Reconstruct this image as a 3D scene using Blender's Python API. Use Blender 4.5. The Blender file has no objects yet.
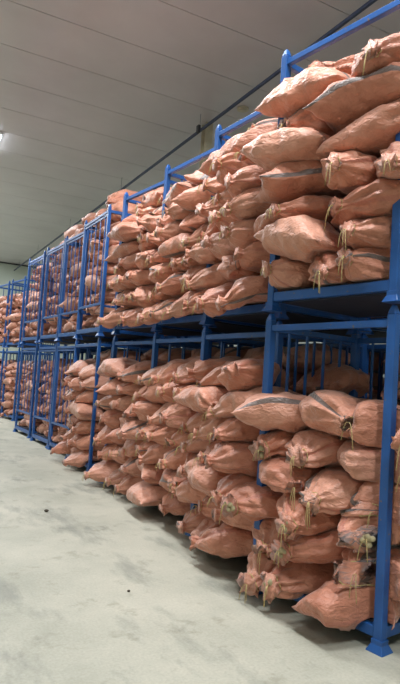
import bpy, math, random
import numpy as np
from mathutils import Matrix, Vector
from math import sin, cos, pi, radians, atan2, hypot

scene = bpy.context.scene
COL = scene.collection
random.seed(11)
rng = np.random.default_rng(5)

# ------------------------------------------------------------------ camera
def cam_setup():
    f, roll, pitch, yaw, h = 570.0, 0.066, 0.0638, radians(27.8), 1.5
    F = Vector((sin(yaw)*cos(pitch), cos(yaw)*cos(pitch), sin(pitch)))
    R = Vector((cos(yaw), -sin(yaw), 0)); U = R.cross(F)
    R2 = R*cos(roll) + U*sin(roll); U2 = -R*sin(roll) + U*cos(roll)
    cd = bpy.data.cameras.new('camera'); co = bpy.data.objects.new('camera', cd); COL.objects.link(co)
    m = Matrix(((R2.x, U2.x, -F.x, 0), (R2.y, U2.y, -F.y, 0), (R2.z, U2.z, -F.z, h), (0, 0, 0, 1)))
    co.matrix_world = m
    cd.sensor_fit = 'HORIZONTAL'; cd.sensor_width = 36; cd.lens = f/400*36
    cd.clip_start = 0.05; cd.clip_end = 100
    scene.camera = co
cam_setup()

# ------------------------------------------------------------------ light
scene.view_settings.view_transform = 'Standard'
scene.view_settings.look = 'None'
scene.view_settings.gamma = 1
scene.view_settings.use_curve_mapping = False
scene.view_settings.exposure = 0.14
world = bpy.data.worlds.new('world'); scene.world = world; world.use_nodes = True
world.node_tree.nodes['Background'].inputs[0].default_value = (0.80, 0.88, 1.0, 1)
world.node_tree.nodes['Background'].inputs[1].default_value = 0.015
LAMP_POS = [(1.50, 13.6), (1.7, 6.3), (1.6, 2.7), (1.6, -0.9), (1.5, 20.4), (1.5, 27.0), (-3.2, 10.0), (-3.2, 0.0), (-1.2, 17.0), (-1.2, 24.0)]  # negative x: unseen lamps added as fill, left side and far hall
LAMP_NAMES = ['', 'over the aisle just beyond the top edge of the picture', 'over the aisle above the nearest rack', 'over the aisle behind the camera',
              'over the far aisle left of the picture', 'over the end of the aisle by the far wall', 'added as fill by the left wall, deeper in the hall', 'added as fill by the left wall beside the camera', 'added to brighten the far hall, halfway to the far wall', 'added to brighten the far hall, close to the far wall']
LAMP_W = 205.0; FILL_W = 70.0
LAMP_Z = 6.6

# ------------------------------------------------------------------ materials
def new_mat(name):
    m = bpy.data.materials.new(name); m.use_nodes = True
    nt = m.node_tree
    return m, nt, nt.nodes['Principled BSDF']

def N(nt, t, **kw):
    n = nt.nodes.new(t)
    for k, v in kw.items():
        if k in n.inputs.keys(): n.inputs[k].default_value = v
        else: setattr(n, k, v)
    return n

def ramp(nt, fac, stops):
    r = nt.nodes.new('ShaderNodeValToRGB'); cr = r.color_ramp
    while len(cr.elements) < len(stops): cr.elements.new(0.5)
    for e, (p, c) in zip(cr.elements, stops):
        e.position = p; e.color = (*c, 1) if len(c) == 3 else c
    nt.links.new(fac, r.inputs[0]); return r.outputs[0]

def mix(nt, fac, a, b, mode='MIX'):
    m = nt.nodes.new('ShaderNodeMix'); m.data_type = 'RGBA'; m.blend_type = mode
    for v, i in ((fac, 0), (a, 6), (b, 7)):
        if hasattr(v, 'links'): nt.links.new(v, m.inputs[i])
        else: m.inputs[i].default_value = v if i == 0 else (*v, 1)
    return m.outputs[2]

def mat_sack():
    m, nt, bs = new_mat('woven mesh sack'); L = nt.links.new
    uv = N(nt, 'ShaderNodeUVMap'); sep = N(nt, 'ShaderNodeSeparateXYZ'); L(uv.outputs[0], sep.inputs[0])
    info = N(nt, 'ShaderNodeObjectInfo'); tc = N(nt, 'ShaderNodeTexCoord')
    rnd = info.outputs['Random']
    base = ramp(nt, rnd, [(0.0, (0.50, 0.190, 0.115)), (0.35, (0.60, 0.245, 0.150)), (0.7, (0.55, 0.245, 0.162)), (1.0, (0.64, 0.295, 0.195))])
    n1 = N(nt, 'ShaderNodeTexNoise', Scale=9.0, Detail=4.0, Roughness=0.6); L(tc.outputs['Object'], n1.inputs['Vector'])
    tint = ramp(nt, n1.outputs[0], [(0.25, (0.74, 0.66, 0.60)), (0.5, (1, 1, 1)), (0.75, (1.08, 1.14, 1.18))])
    base = mix(nt, 1.0, base, tint, 'MULTIPLY')
    # woven stripe: a band along the sack, position in v
    def band(c, w):
        s = N(nt, 'ShaderNodeMath', operation='SUBTRACT'); L(sep.outputs[1], s.inputs[0]); s.inputs[1].default_value = c
        a = N(nt, 'ShaderNodeMath', operation='ABSOLUTE'); L(s.outputs[0], a.inputs[0])
        l = N(nt, 'ShaderNodeMath', operation='LESS_THAN'); L(a.outputs[0], l.inputs[0]); l.inputs[1].default_value = w
        return l.outputs[0]
    b1 = band(0.30, 0.021)
    on = N(nt, 'ShaderNodeMath', operation='FRACT'); mu = N(nt, 'ShaderNodeMath', operation='MULTIPLY'); L(rnd, mu.inputs[0]); mu.inputs[1].default_value = 7.31; L(mu.outputs[0], on.inputs[0])
    gt = N(nt, 'ShaderNodeMath', operation='GREATER_THAN'); L(on.outputs[0], gt.inputs[0]); gt.inputs[1].default_value = 0.42
    mm = N(nt, 'ShaderNodeMath', operation='MULTIPLY'); L(b1, mm.inputs[0]); L(gt.outputs[0], mm.inputs[1]); b1 = mm.outputs[0]
    base = mix(nt, b1, base, (0.14, 0.095, 0.08))
    b2 = band(0.80, 0.018)
    base = mix(nt, b2, base, (0.48, 0.17, 0.11))
    # open weave specks
    vor = N(nt, 'ShaderNodeTexVoronoi', Scale=42.0); L(tc.outputs['Object'], vor.inputs['Vector'])
    sp = ramp(nt, vor.outputs['Distance'], [(0.0, (0.86, 0.84, 0.80)), (0.35, (1, 1, 1)), (1.0, (1, 1, 1))])
    base = mix(nt, 0.55, base, sp, 'MULTIPLY')
    L(base, bs.inputs['Base Color'])
    bs.inputs['Roughness'].default_value = 0.48
    bs.inputs['Specular IOR Level'].default_value = 0.5
    bs.inputs['Sheen Weight'].default_value = 0.25
    bs.inputs['Sheen Roughness'].default_value = 0.5
    # folds + lumps
    mp = N(nt, 'ShaderNodeMapping'); L(tc.outputs['Object'], mp.inputs[0]); mp.inputs['Scale'].default_value = (1, 1.3, 2.2)
    n2 = N(nt, 'ShaderNodeTexNoise', Scale=15.0, Detail=3.0, Roughness=0.5, Distortion=0.9); L(mp.outputs[0], n2.inputs['Vector'])
    v2 = N(nt, 'ShaderNodeTexVoronoi', Scale=13.0, feature='SMOOTH_F1'); L(tc.outputs['Object'], v2.inputs['Vector'])
    b = N(nt, 'ShaderNodeBump', Strength=0.6, Distance=0.03); L(n2.outputs[0], b.inputs['Height'])
    bb = N(nt, 'ShaderNodeBump', Strength=0.4, Distance=0.03, invert=True); L(v2.outputs['Distance'], bb.inputs['Height']); L(b.outputs[0], bb.inputs['Normal'])
    L(bb.outputs[0], bs.inputs['Normal'])
    return m

def mat_simple(name, col, rough=0.5, metal=0.0, noise=0.12, scale=8.0, bump=0.0):
    m, nt, bs = new_mat(name); L = nt.links.new
    tc = N(nt, 'ShaderNodeTexCoord'); n = N(nt, 'ShaderNodeTexNoise', Scale=scale, Detail=4.0); L(tc.outputs['Object'], n.inputs['Vector'])
    c = ramp(nt, n.outputs[0], [(0.3, tuple(v*(1-noise) for v in col)), (0.7, tuple(min(1, v*(1+noise)) for v in col))])
    L(c, bs.inputs['Base Color']); bs.inputs['Roughness'].default_value = rough; bs.inputs['Metallic'].default_value = metal
    if bump:
        b = N(nt, 'ShaderNodeBump', Strength=bump, Distance=0.01); L(n.outputs[0], b.inputs['Height']); L(b.outputs[0], bs.inputs['Normal'])
    return m

def mat_blue():
    m, nt, bs = new_mat('blue painted steel'); L = nt.links.new
    tc = N(nt, 'ShaderNodeTexCoord')
    n = N(nt, 'ShaderNodeTexNoise', Scale=6.0, Detail=5.0); L(tc.outputs['Object'], n.inputs['Vector'])
    c = ramp(nt, n.outputs[0], [(0.3, (0.012, 0.075, 0.26)), (0.7, (0.018, 0.105, 0.36))])
    n2 = N(nt, 'ShaderNodeTexNoise', Scale=38.0, Detail=3.0); L(tc.outputs['Object'], n2.inputs['Vector'])
    s = ramp(nt, n2.outputs[0], [(0.66, (0, 0, 0)), (0.72, (1, 1, 1))])
    c = mix(nt, s, c, (0.16, 0.12, 0.10))
    L(c, bs.inputs['Base Color']); bs.inputs['Roughness'].default_value = 0.38
    return m

def mat_floor():
    m, nt, bs = new_mat('worn concrete'); L = nt.links.new
    tc = N(nt, 'ShaderNodeTexCoord')
    def nz(scale, det, rough=0.55, dist=0.0, sc=(1, 1, 1)):
        mp = N(nt, 'ShaderNodeMapping'); L(tc.outputs['Object'], mp.inputs[0]); mp.inputs['Scale'].default_value = sc
        n = N(nt, 'ShaderNodeTexNoise', Scale=scale, Detail=det, Roughness=rough, Distortion=dist); L(mp.outputs[0], n.inputs['Vector']); return n.outputs[0]
    c = ramp(nt, nz(0.9, 7, 0.65, 0.0), [(0.33, (0.335, 0.33, 0.265)), (0.5, (0.42, 0.405, 0.33)), (0.67, (0.49, 0.465, 0.38))])
    t = ramp(nt, nz(1.3, 6, 0.65, 0.1, (1.6, 0.6, 1)), [(0.53, (1, 1, 1)), (0.64, (0.68, 0.70, 0.71))])
    c = mix(nt, 1.0, c, t, 'MULTIPLY')
    t2 = ramp(nt, nz(4.0, 5, 0.65, 0.0), [(0.57, (1, 1, 1)), (0.68, (0.70, 0.70, 0.67))])
    c = mix(nt, 0.8, c, t2, 'MULTIPLY')
    t3 = ramp(nt, nz(60, 3), [(0.3, (0.9, 0.9, 0.9)), (0.7, (1.06, 1.06, 1.06))])
    c = mix(nt, 1.0, c, t3, 'MULTIPLY')
    L(c, bs.inputs['Base Color']); bs.inputs['Roughness'].default_value = 0.62
    b = N(nt, 'ShaderNodeBump', Strength=0.15, Distance=0.01); L(nz(30, 5), b.inputs['Height']); L(b.outputs[0], bs.inputs['Normal'])
    return m

def mat_panel(name, col, rough):
    m, nt, bs = new_mat(name); L = nt.links.new
    tc = N(nt, 'ShaderNodeTexCoord')
    n = N(nt, 'ShaderNodeTexNoise', Scale=0.7, Detail=5.0, Roughness=0.6); L(tc.outputs['Object'], n.inputs['Vector'])
    c = ramp(nt, n.outputs[0], [(0.3, tuple(v*0.86 for v in col)), (0.7, col)])
    L(c, bs.inputs['Base Color']); bs.inputs['Roughness'].default_value = rough
    b = N(nt, 'ShaderNodeBump', Strength=0.25, Distance=0.05); n3 = N(nt, 'ShaderNodeTexNoise', Scale=1.6, Detail=2.0); L(tc.outputs['Object'], n3.inputs['Vector'])
    L(n3.outputs[0], b.inputs['Height']); L(b.outputs[0], bs.inputs['Normal'])
    return m

M_SACK = mat_sack()
M_BLUE = mat_blue()
M_FLOOR = mat_floor()
M_CEIL = mat_panel('coated ceiling panel', (0.62, 0.585, 0.59), 0.30)
M_WALL = mat_panel('coated wall panel', (0.55, 0.60, 0.53), 0.5)
M_JOINT = mat_simple('dark joint seal', (0.05, 0.05, 0.055), 0.7)
M_TRIM = mat_simple('dark blue trim', (0.035, 0.05, 0.10), 0.5)
M_PILLAR = mat_simple('cream painted steel', (0.55, 0.50, 0.36), 0.5)
M_STRING = mat_simple('yellow twine', (0.50, 0.38, 0.17), 0.8, noise=0.25, scale=60)
M_POTATO = mat_simple('green tinged potato skin', (0.36, 0.30, 0.17), 0.75, noise=0.3, scale=14)
M_WHITE = mat_simple('white lamp housing', (0.75, 0.75, 0.75), 0.4)
M_PEBBLE = mat_simple('dark grit', (0.07, 0.055, 0.04), 0.9)
M_DECK = mat_simple('shade darkened deck steel', (0.022, 0.028, 0.05), 0.7)  # shade under the racks put into the deck colour
M_STRAW = mat_simple('dry straw', (0.50, 0.42, 0.20), 0.9, noise=0.3, scale=40)
m, nt, bs = new_mat('lit tube'); M_TUBE = m
bs.inputs['Emission Color'].default_value = (0.86, 0.93, 1.0, 1); bs.inputs['Emission Strength'].default_value = 14.0
bs.inputs['Base Color'].default_value = (0.9, 0.9, 0.9, 1)

# ------------------------------------------------------------------ mesh helpers
class MB:
    def __init__(s): s.v = []; s.f = []
    def box(s, c, size, rot=None):
        n = len(s.v); hx, hy, hz = (q/2 for q in size)
        for dx, dy, dz in ((-1,-1,-1),(1,-1,-1),(1,1,-1),(-1,1,-1),(-1,-1,1),(1,-1,1),(1,1,1),(-1,1,1)):
            p = Vector((dx*hx, dy*hy, dz*hz))
            if rot: p = rot @ p
            s.v.append((p.x+c[0], p.y+c[1], p.z+c[2]))
        s.f += [tuple(n+i for i in q) for q in ((0,3,2,1),(4,5,6,7),(0,1,5,4),(1,2,6,5),(2,3,7,6),(3,0,4,7))]
    def frustum(s, c, w0, w1, h):            # square frustum, base centre c
        n = len(s.v)
        for w, z in ((w0, 0), (w1, h)):
            for dx, dy in ((-1,-1),(1,-1),(1,1),(-1,1)):
                s.v.append((c[0]+dx*w/2, c[1]+dy*w/2, c[2]+z))
        s.f += [tuple(n+i for i in q) for q in ((0,3,2,1),(4,5,6,7),(0,1,5,4),(1,2,6,5),(2,3,7,6),(3,0,4,7))]
    def prism(s, pts, y0, y1):               # polygon in xz, extruded along y
        n = len(s.v); k = len(pts)
        for y in (y0, y1):
            for x, z in pts: s.v.append((x, y, z))
        s.f.append(tuple(n+i for i in range(k))); s.f.append(tuple(n+k+i for i in reversed(range(k))))
        for i in range(k):
            j = (i+1) % k; s.f.append((n+i, n+k+i, n+k+j, n+j))
    def tube(s, pts, r, k=6):
        pts = [Vector(p) for p in pts]; n = len(s.v)
        up = Vector((0.13, 0.31, 0.94))
        for i, p in enumerate(pts):
            t = (pts[min(i+1, len(pts)-1)] - pts[max(i-1, 0)]).normalized()
            a = t.cross(up).normalized(); b = t.cross(a)
            for j in range(k):
                q = p + (a*cos(2*pi*j/k) + b*sin(2*pi*j/k))*r
                s.v.append(tuple(q))
        for i in range(len(pts)-1):
            for j in range(k):
                a = n+i*k+j; b = n+i*k+(j+1) % k
                s.f.append((a, b, b+k, a+k))
        s.f.append(tuple(n+j for j in reversed(range(k)))); e = n+(len(pts)-1)*k
        s.f.append(tuple(e+j for j in range(k)))
    def build(s, name, mat, parent=None, bevel=0.0, smooth=False, loc=None):
        me = bpy.data.meshes.new(name); me.from_pydata(s.v, [], s.f); me.update()
        me.materials.append(mat)
        if smooth: me.polygons.foreach_set('use_smooth', [True]*len(me.polygons))
        o = bpy.data.objects.new(name, me); COL.objects.link(o)
        if parent is not None: o.parent = parent
        if loc: o.location = loc
        if bevel:
            b = o.modifiers.new('bevel', 'BEVEL'); b.width = bevel; b.segments = 2; b.limit_method = 'ANGLE'
        return o

def tag(o, label=None, cat=None, group=None, kind=None):
    if label: o['label'] = label
    if cat: o['category'] = cat
    if group: o['group'] = group
    if kind: o['kind'] = kind
    return o

def struct(name, mb, mat, **kw):
    return tag(mb.build(name, mat, **kw), kind='structure')

def copy_tree(o, parent=None):
    c = o.copy(); COL.objects.link(c); c.parent = parent
    for ch in list(o.children): copy_tree(ch, c)
    return c

# ------------------------------------------------------------------ room
X0, X1, Y0, Y1, ZC = -6.0, 8.6, -5.0, 29.4, 6.6
b = MB(); b.box(((X0+X1)/2, (Y0+Y1)/2, -0.1), (X1-X0+0.4, Y1-Y0+0.4, 0.2)); struct('floor', b, M_FLOOR)
# ceiling: sandwich panels running across the aisle, dark joints between
joints = [Y1 - 0.0]
b = MB(); b.box(((X0+X1)/2, (Y0+Y1)/2, ZC+0.12), (X1-X0+0.4, Y1-Y0+0.4, 0.2)); struct('ceiling', b, M_CEIL)
PITCH = 1.18
y = 7.01 - 10*PITCH; b = MB(); edges = []
while y < Y1: 
    if y > Y0: edges.append(y)
    y += PITCH
pan = MB(); prev = Y0
for e in edges + [Y1]:
    pan.box(((X0+X1)/2, (prev+e)/2, ZC+0.012), (X1-X0, e-prev-0.014, 0.024)); prev = e
struct('trim_1', pan, M_CEIL, bevel=0.003)
b = MB(); b.box(((X0+X1)/2, (Y0+Y1)/2, ZC+0.021), (X1-X0, Y1-Y0, 0.004)); struct('trim_2', b, M_JOINT)
def wall(name, c, size): bb = MB(); bb.box(c, size); return struct(name, bb, M_WALL)
wall('wall_right', (X1+0.1, (Y0+Y1)/2, ZC/2), (0.2, Y1-Y0, ZC))
wall('wall_left', (X0-0.1, (Y0+Y1)/2, ZC/2), (0.2, Y1-Y0, ZC))
wall('wall_far', ((X0+X1)/2, Y1+0.1, ZC/2), (X1-X0, 0.2, ZC))
wall('wall_near', ((X0+X1)/2, Y0-0.1, ZC/2), (X1-X0, 0.2, ZC))
b = MB(); b.box(((X0+X1)/2, Y1-0.03, ZC-0.03), (X1-X0, 0.06, 0.06)); struct('trim_3', b, M_JOINT)
# cream column standing behind the racks, dark conduit rail running past it under the ceiling
b = MB(); cx, cy = 5.08, 9.93
b.box((cx, cy, ZC/2), (0.012, 0.17, ZC)); b.box((cx, cy-0.085, ZC/2), (0.16, 0.012, ZC)); b.box((cx, cy+0.085, ZC/2), (0.16, 0.012, ZC))
tag(b.build('column', M_PILLAR), 'cream steel column rising above the racks to the ceiling', 'column')
b = MB(); px, pz = 4.76, 6.26
b.box((px, (Y0+Y1)/2, pz), (0.04, Y1-Y0, 0.045)); tray = b.build('cable_tray', M_TRIM)
tag(tray, 'long dark blue cable tray running under the ceiling above the racks', 'cable tray')
for yy in (-3, 1, 9.62, 14, 19, 24, 28):
    b = MB(); b.box((px, yy, (ZC+pz)/2), (0.006, 0.006, ZC-pz)); b.build('hanger', M_TRIM, tray)
b = MB(); b.box((px-0.03, 9.62, pz+0.03), (0.05, 0.09, 0.14)); b.build('junction_box', M_JOINT, tray)
b = MB(); b.tube([(5.3, 8.95, ZC-0.001), (5.3, 8.95, ZC-0.03)], 0.11, 20); b.tube([(5.3, 8.95, ZC-0.03), (5.3, 8.95, ZC-0.05)], 0.07, 20)
tag(b.build('ceiling_fitting', M_PILLAR), 'small round fitting on the ceiling right of the cream column', 'ceiling fitting')

# ------------------------------------------------------------------ lamps
def make_lamp():
    e = bpy.data.objects.new('ceiling_lamp', None); COL.objects.link(e)
    b = MB(); b.box((0, 0, -0.03), (0.22, 1.3, 0.06)); b.box((0, 0, -0.075), (0.10, 1.26, 0.03)); b.build('housing', M_WHITE, e, bevel=0.004)
    for s in (-1, 1):
        b = MB(); b.tube([(s*0.075, -0.6, -0.095), (s*0.075, 0.6, -0.095)], 0.016, 10); b.build('tube', M_TUBE, e, smooth=False)
    ld = bpy.data.lights.new('lamp_light', 'AREA'); ld.shape = 'RECTANGLE'; ld.size = 0.3; ld.size_y = 1.25; ld.energy = LAMP_W
    ld.color = (0.93, 0.97, 1.0)
    lo = bpy.data.objects.new('lamp_light', ld); COL.objects.link(lo); lo.parent = e; lo.location = (0, 0, -0.125)
    return e
lamp0 = make_lamp()
fill_light = [c for c in lamp0.children if c.type == 'LIGHT'][0].data.copy(); fill_light.energy = FILL_W
for i, (x, y) in enumerate(LAMP_POS):
    o = lamp0 if i == 0 else copy_tree(lamp0)
    o.location = (x, y, LAMP_Z)
    if x < -3:                                  # unseen, weaker fill lamps added along the left side
        for ch in o.children:
            if ch.type == 'LIGHT': ch.data = fill_light
    if i == 0: tag(o, 'lit twin tube ceiling lamp at the left edge of the picture', 'lamp', 'ceiling lamps')
    else: tag(o, 'lit twin tube ceiling lamp '+LAMP_NAMES[i], 'lamp', 'ceiling lamps')

# ------------------------------------------------------------------ racks
D = 1.02                                       # cage depth
PH = 2.03                                       # height of one cage
ORD = ['nearest', 'second', 'third', 'fourth', 'fifth', 'sixth', 'seventh', 'eighth', 'ninth', 'farthest']
# front left corner, direction target (front right corner), width
CAGES = [((2.42, 3.48), (2.60, 2.47), 1.03),
         ((2.64, 4.90), (2.74, 3.85), 1.08),
         ((2.68, 6.20), (2.80, 5.15), 1.08),
         ((2.64, 7.52), (2.79, 6.45), 1.08),
         ((2.62, 9.38), (2.64, 8.20), 1.16),
         ((2.66, 10.75), (2.74, 9.60), 1.10),
         ((2.61, 12.05), (2.68, 10.90), 1.12),
         ((2.55, 13.65), (2.63, 12.40), 1.20),
         ((2.80, 17.30), (2.95, 16.40), 1.00),
         ((2.58, 18.75), (2.76, 17.70), 1.08)]

def make_cage(w, gate, p=0.058):
    e = bpy.data.objects.new('rack', None); COL.objects.link(e)
    for ix, iy in ((0, 0), (1, 0), (0, 1), (1, 1)):
        x = ix*w; y = iy*D
        b = MB(); b.box((x, y, 1.0), (p, p, 1.92)); b.frustum((x, y, 1.96), p, p*0.45, 0.055)
        o = b.build('post', M_BLUE, e, bevel=0.006)
        f = MB(); f.frustum((x, y, 0.0), 0.115, 0.07, 0.045); f.box((x, y, 0.055), (0.072, 0.072, 0.03))
        sx = 1 - 2*ix
        f.prism([(x+sx*0.03, 0.07), (x+sx*0.03, 0.17), (x+sx*0.12, 0.07)] if sx > 0 else [(x+sx*0.12, 0.07), (x+sx*0.03, 0.17), (x+sx*0.03, 0.07)], y-0.004, y+0.004)
        f.build('foot', M_BLUE, o, bevel=0.003)
    zt = 1.905
    for y in (0, D):
        b = MB(); b.box((w/2, y, zt), (w-p, 0.042, 0.045)); b.build('top_rail', M_BLUE, e, bevel=0.004)
        b = MB(); b.box((w/2, y, 0.105), (w-p, 0.045, 0.065)); b.build('bottom_rail', M_BLUE, e, bevel=0.004)
    for x in (0, w):
        b = MB(); b.box((x, D/2, zt), (0.042, D-p, 0.045)); b.build('top_rail', M_BLUE, e, bevel=0.004)
        b = MB(); b.box((x, D/2, 0.105), (0.045, D-p, 0.065)); b.build('bottom_rail', M_BLUE, e, bevel=0.004)
        b = MB(); b.box((x, D/2, 0.46), (0.032, D-p, 0.032)); b.build('side_rail', M_BLUE, e, bevel=0.003)
        for k in range(4):
            yy = D*(k+1)/5
            b = MB(); b.box((x, yy, (0.476+1.8825)/2), (0.017, 0.017, 1.8825-0.476)); b.build('bar', M_BLUE, e)
    for k in range(5):
        xx = w*(k+1)/6
        b = MB(); b.box((xx, D, (0.1375+1.8825)/2), (0.017, 0.017, 1.8825-0.1375)); b.build('bar', M_BLUE, e)
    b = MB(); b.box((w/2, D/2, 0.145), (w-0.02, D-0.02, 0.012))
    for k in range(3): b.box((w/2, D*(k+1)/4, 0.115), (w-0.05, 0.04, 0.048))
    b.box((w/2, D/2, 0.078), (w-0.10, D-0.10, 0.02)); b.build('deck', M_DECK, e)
    if gate:
        b = MB()
        b.box((w/2, -0.006, 0.50), (w-p, 0.026, 0.04)); b.box((w/2, -0.006, 1.85), (w-p, 0.022, 0.03)); b.box((p/2+0.012, -0.006, 1.18), (0.022, 0.022, 1.36)); b.box((w-p/2-0.012, -0.006, 1.18), (0.022, 0.022, 1.36))
        g = b.build('gate_frame', M_BLUE, e, bevel=0.003)
        for k in range(5):
            xx = p/2 + (w-p)*(k+0.5)/5
            c = MB(); c.box((xx, -0.006, 1.178), (0.014, 0.014, 1.32)); c.build('gate_bar', M_BLUE, g)
    return e

def cage_frame(k):
    L, R, w = CAGES[k]
    a = atan2(R[1]-L[1], R[0]-L[0])
    return Vector((L[0], L[1], 0)), a, w

for k in range(len(CAGES)):
    L, a, w = cage_frame(k)
    gu = k in (4, 5, 6, 7); gl = k in (5, 6, 7)
    for tier, z in (('lower', 0.0), ('upper', PH)):
        g = gu if tier == 'upper' else gl
        o = make_cage(w, g, 0.058 if k < 4 else 0.048); o.location = (L.x, L.y, z); o.rotation_euler = (0, 0, a)
        st = 'barred' if g else 'open fronted'
        tag(o, f'blue steel {st} stacking rack, {tier} tier, {ORD[k]} along the row' if k else f'blue steel open stacking rack nearest the camera, {tier} tier', 'rack', 'blue stacking racks along the aisle')
# second row behind
BACK = []
for k, y in enumerate((4.1, 5.35, 6.6, 7.85, 9.1, 10.35, 11.6, 12.85)):
    for tier, z in (('lower', 0.0), ('upper', PH)):
        o = make_cage(1.08, False); o.location = (3.96, y, z); o.rotation_euler = (0, 0, -pi/2)
        tag(o, f'dim blue rack in the back row, {tier} tier, {ORD[k]} from the camera', 'rack', 'blue racks in the back row')
    BACK.append(y)

# ------------------------------------------------------------------ sacks
def vnoise(p, seed):
    p = p + seed*17.137
    i = np.floor(p).astype(np.int64); f = p - i; f = f*f*(3-2*f)
    def h(a):
        n = (a[:, 0]*73856093) ^ (a[:, 1]*19349663) ^ (a[:, 2]*83492791)
        n = (n ^ (n >> 13))*1274126177 & 0x7fffffff
        return ((n ^ (n >> 16)) & 0xffff)/65535.0
    r = 0
    for dx in (0, 1):
        for dy in (0, 1):
            for dz in (0, 1):
                w = np.where(dx, f[:, 0], 1-f[:, 0])*np.where(dy, f[:, 1], 1-f[:, 1])*np.where(dz, f[:, 2], 1-f[:, 2])
                r = r + w*h(i+np.array([dx, dy, dz]))
    return r*2-1

def sstep(a, b, x):
    t = np.clip((x-a)/(b-a), 0, 1); return t*t*(3-2*t)

class Sack: pass
SACKS = []

def add_sack(c, yaw, pitch, roll, a, b, cc, tied, base, info, near=True, opened=False):
    s = Sack(); s.c = np.array(c, float); s.dim = np.array([a, b, cc])
    R = Matrix.Rotation(yaw, 3, 'Z') @ Matrix.Rotation(pitch, 3, 'Y') @ Matrix.Rotation(roll, 3, 'X')
    s.R = np.array(R); s.tied = tied; s.base = base; s.info = info; s.near = near; s.opened = opened
    s.seed = random.random()*1000; s.front = None; s.posts = []; s.droop = 0.15 if base is not None and base < 1 else 0.03
    SACKS.append(s); return s

def field(s, P):
    q = np.abs((P - s.c) @ s.R)/s.dim
    return (q[:, 0]**2.8 + q[:, 1]**2.3 + q[:, 2]**2.3)**(1/2.4)

def sack_geometry(s, nu, nv):
    """nu rings along the length, nv points round each; returns local pts, uv."""
    r = np.random.default_rng(int(s.seed*1000))
    a, b, c = s.dim
    t = np.linspace(0, 1, nu); S = -np.cos(pi*t)
    th = np.linspace(0, 2*pi, nv, endpoint=False)
    SS, TH = np.meshgrid(S, th, indexing='ij')
    ct, st = np.cos(TH), np.sin(TH)
    pw = 0.82
    Cy = np.sign(ct)*np.abs(ct)**pw; Cz = np.sign(st)*np.abs(st)**pw
    X = SS*a*0.93
    WY = np.ones_like(SS); WZ = np.ones_like(SS)
    roll_uv = r.random()
    for side in (-1, 1):
        msk = (SS*side) > 0; q = np.abs(SS)
        tied = s.tied[0 if side < 0 else 1]
        if tied:
            g = np.clip(1-q**2.6, 0, 1)**0.62
            neck = (0.058 if s.opened else 0.034)
            WY = np.where(msk, np.maximum(g, neck/b), WY); WZ = np.where(msk, np.maximum(g, neck/c), WZ)
            k = r.integers(6, 10); k2 = r.integers(11, 17); ph = r.random()*6.3
            amp = sstep(0.25, 0.9, q)
            fold = 1 + amp*(0.17*np.cos(k*TH+ph+1.5*SS) + 0.08*np.cos(k2*TH+2*ph))
            WY = np.where(msk, WY*fold, WY); WZ = np.where(msk, WZ*fold, WZ)
            flare = sstep(0.985, 1.0, q)
            WY = np.where(msk, WY + flare*0.022/b*(1+0.4*np.cos(5*TH+ph)), WY)
            WZ = np.where(msk, WZ + flare*0.02/c*(1+0.4*np.cos(4*TH-ph)), WZ)
            X = np.where(msk, X + side*flare*0.03, X)
        else:
            wy = 1 - 0.12*q**3 + 0.02*q**10; wz = np.clip(1-q**2.3, 0, 1)**0.58 + 0.03
            WY = np.where(msk, wy, WY); WZ = np.where(msk, wz, WZ)
            X = np.where(msk, X + side*0.035*np.abs(ct)**5*q**6 - side*0.02*(1-np.abs(ct))*q**6, X)
    Y = Cy*WY*b; Z = Cz*WZ*c
    # waist / fullness variation
    v = 1 + 0.07*np.sin(SS*2.2+r.random()*6)
    Y = Y*v; Z = Z*(1+0.06*np.sin(SS*2.7+r.random()*6))
    # bend of the whole sack
    Z = Z - r.uniform(0.0, 0.05)*SS**2 + r.uniform(-.02, .02)*SS
    Y = Y + r.uniform(-0.05, 0.05)*SS**2
    # off-centre knot
    for side in (-1, 1):
        w = sstep(0.5, 1.0, SS*side)
        if s.tied[0 if side < 0 else 1]:
            Y = Y + w*r.uniform(-0.05, 0.05); Z = Z + w*r.uniform(-0.045, 0.03)
        else:
            Z = Z + w*r.uniform(-0.05, 0.03)
    # stitched ridge
    for tr in (r.uniform(0.2, 1.2), r.uniform(3.4, 6.0)):
        d = np.abs((TH-tr+pi) % (2*pi)-pi)
        g = np.exp(-(d/0.085)**2)*(1-np.abs(SS)**6)*0.017*(1+0.5*np.sin(SS*26+tr*9))
        Y = Y + g*ct; Z = Z + g*st
    P = np.stack([X, Y, Z], -1).reshape(-1, 3)
    U = (SS*0.5+0.5).reshape(-1); V = ((TH/(2*pi)+roll_uv) % 1.0).reshape(-1)
    return P, U, V

def squish(s, W, nbrs):
    """pull every vertex back along its ray from the centre until it leaves each neighbour"""
    d = W - s.c
    fi = field(s, W)
    lo = np.full(len(W), 0.25); hi = np.ones(len(W))
    def bad(t):
        P = s.c + d*t[:, None]; F = fi*t; r = np.zeros(len(W), bool)
        for n in nbrs: r |= field(n, P) < F*1.0+0.004
        if s.base is not None:
            if s.front is None: lim = s.base
            else:
                dep = (P[:, :2]-s.front[0]) @ s.front[1]
                lim = s.base - s.droop*sstep(-0.03, -0.10, dep)
            r |= P[:, 2] < lim+0.004
        return r
    b0 = bad(hi)
    for _ in range(9):
        mid = (lo+hi)/2; bm = bad(mid)
        hi = np.where(bm, mid, hi); lo = np.where(bm, lo, mid)
    t = np.where(b0, lo, 1.0)
    return s.c + d*t[:, None], t

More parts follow.
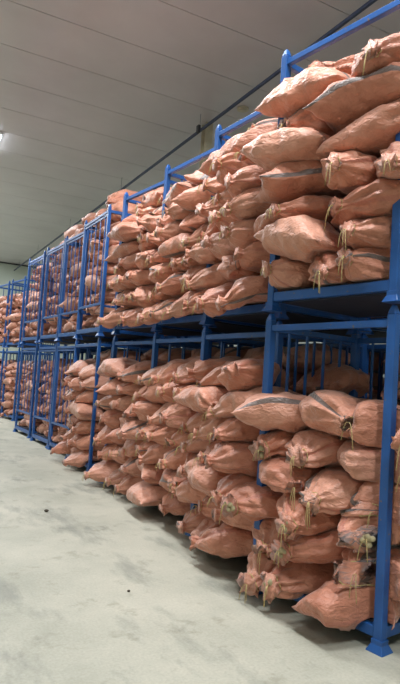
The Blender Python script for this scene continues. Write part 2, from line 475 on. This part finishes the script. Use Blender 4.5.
def sack_arrays(s, nu, nv, nbrs):
    P, U, V = sack_geometry(s, nu, nv)
    W = P @ s.R.T + s.c
    W, t = squish(s, W, nbrs)
    # smooth the crease a little: neighbours on the ring
    G = W.reshape(nu, nv, 3)
    for _ in range(2 if nv > 30 else 1):
        A = (np.roll(G, 1, 1)+np.roll(G, -1, 1))/2
        B = G.copy(); B[1:-1] = (G[2:]+G[:-2])/2
        m = G.copy(); m[1:-1] = 0.5*G[1:-1]+0.25*A[1:-1]+0.25*B[1:-1]; G = m
    W = G.reshape(-1, 3)
    # lumps and creases
    n = W - s.c; n /= np.linalg.norm(n, axis=1)[:, None]+1e-9
    lp = P*np.array([7, 7, 9]); 
    lump = vnoise(lp, s.seed % 97)*0.022 + vnoise(P*15, s.seed % 89)*0.011
    cr = -np.abs(vnoise(P*np.array([8, 5.5, 10]), s.seed % 83))*0.040
    W = W + n*(lump+cr+0.015)[:, None]
    if s.front is not None:
        o, ey = s.front; ex = np.array([ey[1], -ey[0]])
        for up, mode in s.posts:
            du = (W[:, :2]-o) @ ex - up; dd = (W[:, :2]-o) @ ey
            if mode == 'back':
                push = np.maximum(0, 0.045-dd)*(1-sstep(0.05, 0.17, np.abs(du)))
                W[:, :2] += ey*push[:, None]
            else:
                sg = 1 if ((s.c[:2]-o) @ ex) > up else -1
                push = np.maximum(0, 0.042-du*sg)*(1-sstep(0.05, 0.2, np.abs(dd)))
                W[:, :2] += ex*(sg*push)[:, None]
    if s.base is not None:
        lim = s.base+0.003
        if s.front is not None:
            lim = lim - s.droop*sstep(-0.03, -0.10, (W[:, :2]-s.front[0]) @ s.front[1])
        W[:, 2] = np.maximum(W[:, 2], lim)
    return W, U, V

def faces(nu, nv):
    i = np.arange(nu-1)[:, None]*nv; j = np.arange(nv)[None, :]; j2 = (j+1) % nv
    q = np.stack([i+j, i+j2, i+nv+j2, i+nv+j], -1).reshape(-1, 4)
    return q

def build_mesh(name, W, U, V, nu, nv, origin):
    q = faces(nu, nv)
    caps = [list(range(nv))[::-1], [(nu-1)*nv+k for k in range(nv)]]
    me = bpy.data.meshes.new(name)
    nq = len(q)
    me.vertices.add(len(W)); me.vertices.foreach_set('co', (W-origin).astype(np.float32).ravel())
    loops = np.concatenate([q[:, ::-1].ravel(), np.array(caps[0][::-1]), np.array(caps[1][::-1])])
    me.loops.add(len(loops)); me.loops.foreach_set('vertex_index', loops.astype(np.int32))
    me.polygons.add(nq+2)
    ls = np.concatenate([np.arange(nq)*4, [nq*4, nq*4+nv]])
    me.polygons.foreach_set('loop_start', ls.astype(np.int32))
    me.polygons.foreach_set('use_smooth', np.ones(nq+2, bool))
    uvl = me.uv_layers.new(name='UVMap')
    uv = np.stack([U[loops], V[loops]], -1)
    # fix wrap
    vq = uv[:nq*4, 1].reshape(-1, 4); mx = vq.max(1); mn = vq.min(1); wr = (mx-mn) > 0.5
    vq[wr] = np.where(vq[wr] < 0.5, vq[wr]+1, vq[wr]); uv[:nq*4, 1] = vq.ravel()
    uvl.data.foreach_set('uv', uv.astype(np.float32).ravel())
    me.update(calc_edges=True); me.validate()
    me.materials.append(M_SACK)
    return me

def blob(b, c, r, k=8):
    n = len(b.v)
    rows = 6
    for i in range(rows+1):
        ph = pi*i/rows
        for j in range(k):
            t = 2*pi*j/k
            b.v.append((c[0]+r[0]*sin(ph)*cos(t), c[1]+r[1]*sin(ph)*sin(t), c[2]+r[2]*cos(ph)))
    for i in range(rows):
        for j in range(k):
            a = n+i*k+j; d = n+i*k+(j+1) % k
            b.f.append((a, a+k, d+k, d))

ROWH = 0.215
def fill(k, tier, rows, u0, u1, z0, back_rows=(), near=True, out=0.10, skip=None, rowh=ROWH, posts=(), spill=None):
    """stack the front layer of sacks of one cage; u runs along its face from the left post"""
    L, ang, w = cage_frame(k)
    if 1 <= k <= 3:
        Ln = Vector((*CAGES[k-1][0], 0)); ang = atan2(Ln.y-L.y, Ln.x-L.x)
    ex = Vector((cos(ang), sin(ang), 0)); ey = Vector((-sin(ang), cos(ang), 0))
    U0, U1 = u0, u1
    plan = []
    for r in range(rows):
        u0, u1 = spill[r] if spill else (U0, U1)
        W = u1-u0
        opts = ['ESE', 'SE', 'EEE', 'EEE', 'EDE', 'DEE', 'EEE', 'SD', 'EED'] if W > 1.22 else (['EEE', 'SE', 'ES', 'EDE', 'DE', 'EEE'] if W > 1.04 else ['EE', 'SE', 'EE', 'DE', 'ED'])
        seq = random.choice(opts)
        if (k, tier) == (0, 'lower'): seq = ['EES', 'EEE', 'EEE', 'DEE', 'EED', 'DDD'][r % 6]
        if (k, tier) == (0, 'upper'): seq = ['EEE', 'SE', 'EE', 'DEE', 'SS', 'ES', 'SE', 'ED'][r % 8]
        wid = {'E': 0.44, 'S': 0.72, 'D': 0.58}
        tot = sum(wid[q] for q in seq)
        sc = W/tot; off = random.uniform(-0.05, 0.05) + (0.07 if r % 2 else -0.05)
        u = u0+off*0.8
        n = len(seq)
        for j, q in enumerate(seq):
            wq = wid[q]*sc; uc = u+wq/2; u += wq
            if skip and skip(r, uc): continue
            zc = z0 + (r+0.5)*rowh + random.uniform(-0.02, 0.02) + 0.025*sin(uc*4+k*2)
            cc = rowh/2*random.uniform(1.08, 1.28)
            o = out + random.uniform(-0.06, 0.07) if out > 0 else out*random.uniform(0.5, 1.2)
            if tier == 'upper' and r == rows-1: o = min(o, -0.05); zc -= 0.02
            if tier == 'upper' and r == rows-2 and k > 0: o = min(o, 0.07)
            if q == 'E':
                a = random.uniform(0.36, 0.42); b = wq/2*random.uniform(1.0, 1.12)
                d = -o + a*0.93; yaw = -pi/2 + random.gauss(0, 0.16); tied = (False, True)
                pitch = random.uniform(0.0, 0.16)
            elif q == 'S':
                a = wq/2*random.uniform(1.04, 1.12); b = random.uniform(0.23, 0.27)
                d = -o + b*0.9; yaw = random.gauss(0, 0.14); tied = random.choice([(False, False), (False, True), (True, False), (False, False)])
                if random.random() < 0.5: yaw += pi; tied = tied[::-1]
                pitch = random.gauss(0, 0.10)
            else:
                a = random.uniform(0.36, 0.40); b = 0.24
                sg = random.choice((-1, 1)); d = -o + 0.32; yaw = -pi/2 + sg*random.uniform(0.55, 0.85); tied = (False, random.random() < 0.7)
                pitch = random.uniform(-0.02, 0.16)
            roll = random.gauss(0, 0.16)
            wc = L + ex*uc + ey*d
            opened = (k == 0 and q == 'E' and tier == 'lower')
            if r == 0 and out > 0: hang = tier == 'lower' or k > 0; zc -= 0.04 if hang else 0.0; pitch += 0.08 if hang else 0.0; wc = wc - ey*(0.03 if hang else -0.03)
            S_ = add_sack((wc.x, wc.y, zc), ang+yaw, pitch, roll, a, b, cc, tied, z0, dict(k=k, tier=tier, r=r, j=j, n=n, q=q, rows=rows), near, opened)
            S_.droop = 0.03 if (k == 0 and tier == 'upper') else 0.15; S_.front = (np.array([L.x, L.y]), np.array([ey.x, ey.y])); S_.posts = [p for p in posts if p[2] <= r < p[3]]; S_.posts = [p[:2] for p in S_.posts]
        if r in back_rows:
            for j in range(2):
                uc = u0 + W*(j+0.5)/2; wc = L + ex*uc + ey*(0.90)
                zc = z0 + (r+0.5)*rowh + random.uniform(-0.03, 0.03)
                add_sack((wc.x, wc.y, zc), ang+pi/2+random.gauss(0, 0.2), 0, random.gauss(0, 0.1), 0.30, 0.27, rowh/2*1.25, (False, True), z0,
                         dict(k=k, tier=tier, r=r, j=j, n=2, q='B', rows=rows), near)

ZL, ZU = 0.155, PH+0.155
def gap(k):                                      # distance from this cage's left corner to the nearer cage's left corner
    a, b = CAGES[k][0], CAGES[k-1][0]
    return hypot(a[0]-b[0], a[1]-b[1])
fill(0, 'lower', 6, 0.03, 1.10, ZL, back_rows=(3, 4, 5), out=0.17, rowh=0.205, posts=[(1.03, 'back', 0, 9)],
     spill=[(-0.06, 1.12), (-0.12, 1.12), (-0.14, 1.14), (-0.14, 1.12), (-0.12, 1.14), (-0.12, 1.14)])
fill(0, 'upper', 8, 0.03, 1.12, ZU, back_rows=(7,), out=0.19, posts=[(1.03, 'side', 0, 2)],
     spill=[(0.04, 1.0), (-0.08, 1.0)] + [(-0.12, 1.20)]*4 + [(-0.03, 1.20), (0.03, 1.20)])
for k in (1, 2, 3):
    e1 = 0.14 if k == 1 else 0.03
    fill(k, 'lower', 7, 0.03, gap(k)-e1, ZL, back_rows=(6,), out=0.21, spill=[(0.06 if r == 0 else -0.03, gap(k)-e1) for r in range(7)])
    fill(k, 'upper', 8, 0.03, gap(k)-e1, ZU, out=0.20, spill=[(-0.03, gap(k)-e1)]*7+[(0.04, gap(k)-e1)])
fill(4, 'lower', 7, -0.02, 1.12, ZL, near=False, out=0.19)
fill(4, 'upper', 8, 0.06, 1.10, ZU, near=False, out=-0.03)
for k in (1, 2, 3, 4):
    L, ang, w = cage_frame(k)
    for j in range(2):
        p = L + Vector((cos(ang), sin(ang), 0))*(0.32+0.5*j) + Vector((-sin(ang), cos(ang), 0))*0.62
        add_sack((p.x, p.y, ZL + 7*ROWH + 0.085), ang-pi/2+random.gauss(0, 0.3), 0.03, random.gauss(0, .15), 0.38, 0.25, 0.125, (False, True), None,
                 dict(k=k, tier='lower', r=7, j=j, n=2, q='T', rows=8), False)
# sacks heaped above the rails of the far racks
for k, spots in ((3, [(0.0, 0.62), (0.5, 0.75)]), (4, [(0.25, 0.40), (0.85, 0.42), (0.6, 0.45)]), (5, [(0.25, 0.40), (0.8, 0.42), (0.5, 0.45)]), (6, [(0.3, 0.42), (0.85, 0.40), (0.55, 0.45)]), (7, [(0.9, 0.42)])):
    L, ang, w = cage_frame(k)
    for j, (u, d) in enumerate(spots):
        p = L + Vector((cos(ang), sin(ang), 0))*u + Vector((-sin(ang), cos(ang), 0))*d
        add_sack((p.x, p.y, ZU + 8*ROWH + 0.15 + (0.24 if j == 2 else 0)), ang-pi/2+random.gauss(0, 0.5), 0.05, random.gauss(0, .15), 0.36, 0.27, 0.175, (False, True), None,
                 dict(k=k, tier='upper', r=8, j=j, n=len(spots), q='H', rows=8), False)

for k in (5, 6, 7):
    fill(k, 'upper', 8, 0.06, CAGES[k][2]-0.05, ZU, near=False, out=-0.03)
    fill(k, 'lower', 7, 0.06, CAGES[k][2]-0.05, ZL, near=False, out=-0.03)
print('front sacks', len(SACKS))
NIND = min(300, len(SACKS))
print('individual sacks', NIND)
# the rest (far end racks, back row): one object
for k in (8, 9):
    fill(k, 'lower', 7, 0.03, CAGES[k][2]-0.0, ZL, near=False, out=0.04)
    fill(k, 'upper', 7, 0.03, CAGES[k][2]-0.0, ZU, near=False, out=0.04)
for y in BACK:
    for tier, z0 in (('lower', ZL), ('upper', ZU)):
        for r in range(8):
            for j in range(2):
                add_sack((3.96+0.40, y-0.28-0.5*j+random.uniform(-.03, .03), z0+(r+0.5)*ROWH), pi+random.gauss(0, 0.1), 0.05, random.gauss(0, .12), 0.38, 0.28, ROWH/2*1.25, (False, True), z0, {}, False)

cent = np.array([s.c for s in SACKS])
def neighbours(i):
    d = np.linalg.norm(cent-cent[i], axis=1)
    return [SACKS[j] for j in np.nonzero(d < 0.95)[0] if j != i]

LAY = ['bottom layer', 'second layer up', 'third layer up', 'fourth layer up', 'fifth layer up', 'sixth layer up', 'seventh layer up', 'top layer']
def sack_label(s):
    f = s.info; k = f['k']
    where = f"{f['tier']} tier of {ORD[k]} rack"
    if f['q'] == 'H':
        return f"orange sack heaped on the very top of the {ORD[k]} rack, " + ('alone' if f['n'] == 1 else ('lower left', 'lower right', 'uppermost')[f['j']])
    if f['q'] == 'T':
        return f"shaded orange sack lying on top of the lower tier pile in {ORD[k]} rack, {('left', 'right')[f['j']]}"
    if f['q'] == 'B':
        lay = 'top' if f['r'] == f['rows']-1 else LAY[f['r']]
        return f"orange sack at the back of {ORD[k]} rack, {f['tier']} tier, {lay}, {('left', 'right')[f['j']]}"
    pos = {1: ['alone'], 2: ['left', 'right'], 3: ['left', 'middle', 'right']}[f['n']][f['j']]
    lay = 'top layer' if f['r'] == f['rows']-1 else LAY[f['r']]
    look = 'tied orange sack end-on' if f['q'] == 'E' else ('orange sack lying lengthways' if f['q'] == 'S' else 'orange sack lying aslant')
    return f"{look}, {where}, {lay}, {pos}"

rest = []
off = 0
for i, s in enumerate(SACKS):
    nb = neighbours(i)
    if i >= NIND:
        nu, nv = 16, 20
        W, U, V = sack_arrays(s, nu, nv, nb); rest.append((W, U, V, nu, nv)); continue
    nu, nv = (40, 48) if s.near and s.info['k'] < 2 else ((30, 36) if s.near else (20, 26))
    W, U, V = sack_arrays(s, nu, nv, nb)
    org = np.array([s.c[0], s.c[1], W[:, 2].min()])
    me = build_mesh('potato_sack', W, U, V, nu, nv, org)
    o = bpy.data.objects.new('potato_sack', me); COL.objects.link(o); o.location = org
    tag(o, sack_label(s), 'sack', f"potato sacks on the {s.info['tier']} tier racks")
    # tie string at the knot
    if s.near and any(s.tied) and s.info['k'] < 4 and (s.info['k'] == 0 or random.random() < 0.6):
        side = 1 if s.tied[1] else 0
        G = W.reshape(nu, nv, 3)
        ring = G[-3] if side else G[2]
        c = ring.mean(0)-org
        rad = np.linalg.norm(ring-org-c, axis=1)
        ax = (s.R[:, 0])*(1 if side else -1)
        b = MB()
        b.tube([tuple(c+(ring[q]-org-c)*1.06+ax*0.0) for q in list(range(0, nv, 3))+[0]], 0.004, 5)
        for q in range(random.choice((2, 3))):
            p0 = c + ax*0.03; pts = []
            ln = random.uniform(0.04, 0.10 if s.info['k'] else 0.16); sx = random.uniform(-0.06, 0.06)
            for t in np.linspace(0, 1, 6):
                pts.append(tuple(p0 + ax*(0.035*sin(t*1.6)) + np.array([0, sx*t, -ln*t*t + 0.02*sin(t*3)])))
            b.tube(pts, 0.0025, 5)
        b.build('tie_string', M_STRING, o, smooth=True)
        if s.opened and random.random() < 0.6:
            for q in range(6):
                an = q*pi/3+random.uniform(-.3, .3)
                lat = np.array(s.R[:, 1])*cos(an)*random.uniform(0.012, 0.04) + np.array(s.R[:, 2])*sin(an)*random.uniform(0.012, 0.036)
                pc = c + lat + ax*(0.008+0.012*(q % 2))
                pb = MB(); blob(pb, (0, 0, 0), (random.uniform(0.016, 0.026), random.uniform(0.016, 0.024), random.uniform(0.016, 0.024)), 10)
                pb.build('potato', M_POTATO, o, smooth=True, loc=tuple(pc))
# merge the rest
q_all, W_all, U_all, V_all, off = [], [], [], [], 0
for W, U, V, nu, nv in rest:
    q_all.append(faces(nu, nv)[:, ::-1]+off); W_all.append(W); U_all.append(U); V_all.append(V); off += len(W)
W = np.concatenate(W_all); q = np.concatenate(q_all); U = np.concatenate(U_all); V = np.concatenate(V_all)
me = bpy.data.meshes.new('distant_sacks'); me.vertices.add(len(W)); me.vertices.foreach_set('co', W.astype(np.float32).ravel())
me.loops.add(q.size); me.loops.foreach_set('vertex_index', q.ravel().astype(np.int32))
me.polygons.add(len(q)); me.polygons.foreach_set('loop_start', (np.arange(len(q))*4).astype(np.int32)); me.polygons.foreach_set('use_smooth', np.ones(len(q), bool))
uvl = me.uv_layers.new(name='UVMap'); l = q.ravel(); uvl.data.foreach_set('uv', np.stack([U[l], V[l]], -1).astype(np.float32).ravel())
me.update(calc_edges=True); me.materials.append(M_SACK)
o = bpy.data.objects.new('distant_sacks', me); COL.objects.link(o)
tag(o, 'orange sacks stacked in the far end racks and in the dim back row', 'sacks', kind='stuff')

# ------------------------------------------------------------------ litter on the floor
for (x, y, s, nm, lb) in ((1.52, 6.08, 0.024, 'pebble', 'small dark pebble on the bare floor beside the fifth rack'), (1.55, 3.75, 0.012, 'pebble', 'tiny dark speck of grit on the floor nearer the camera')):
    b = MB(); blob(b, (0, 0, 0.6*s), (s, s*0.8, s*0.6), 8); o = b.build(nm, M_PEBBLE, smooth=True, loc=(x, y, 0)); tag(o, lb, 'pebble')
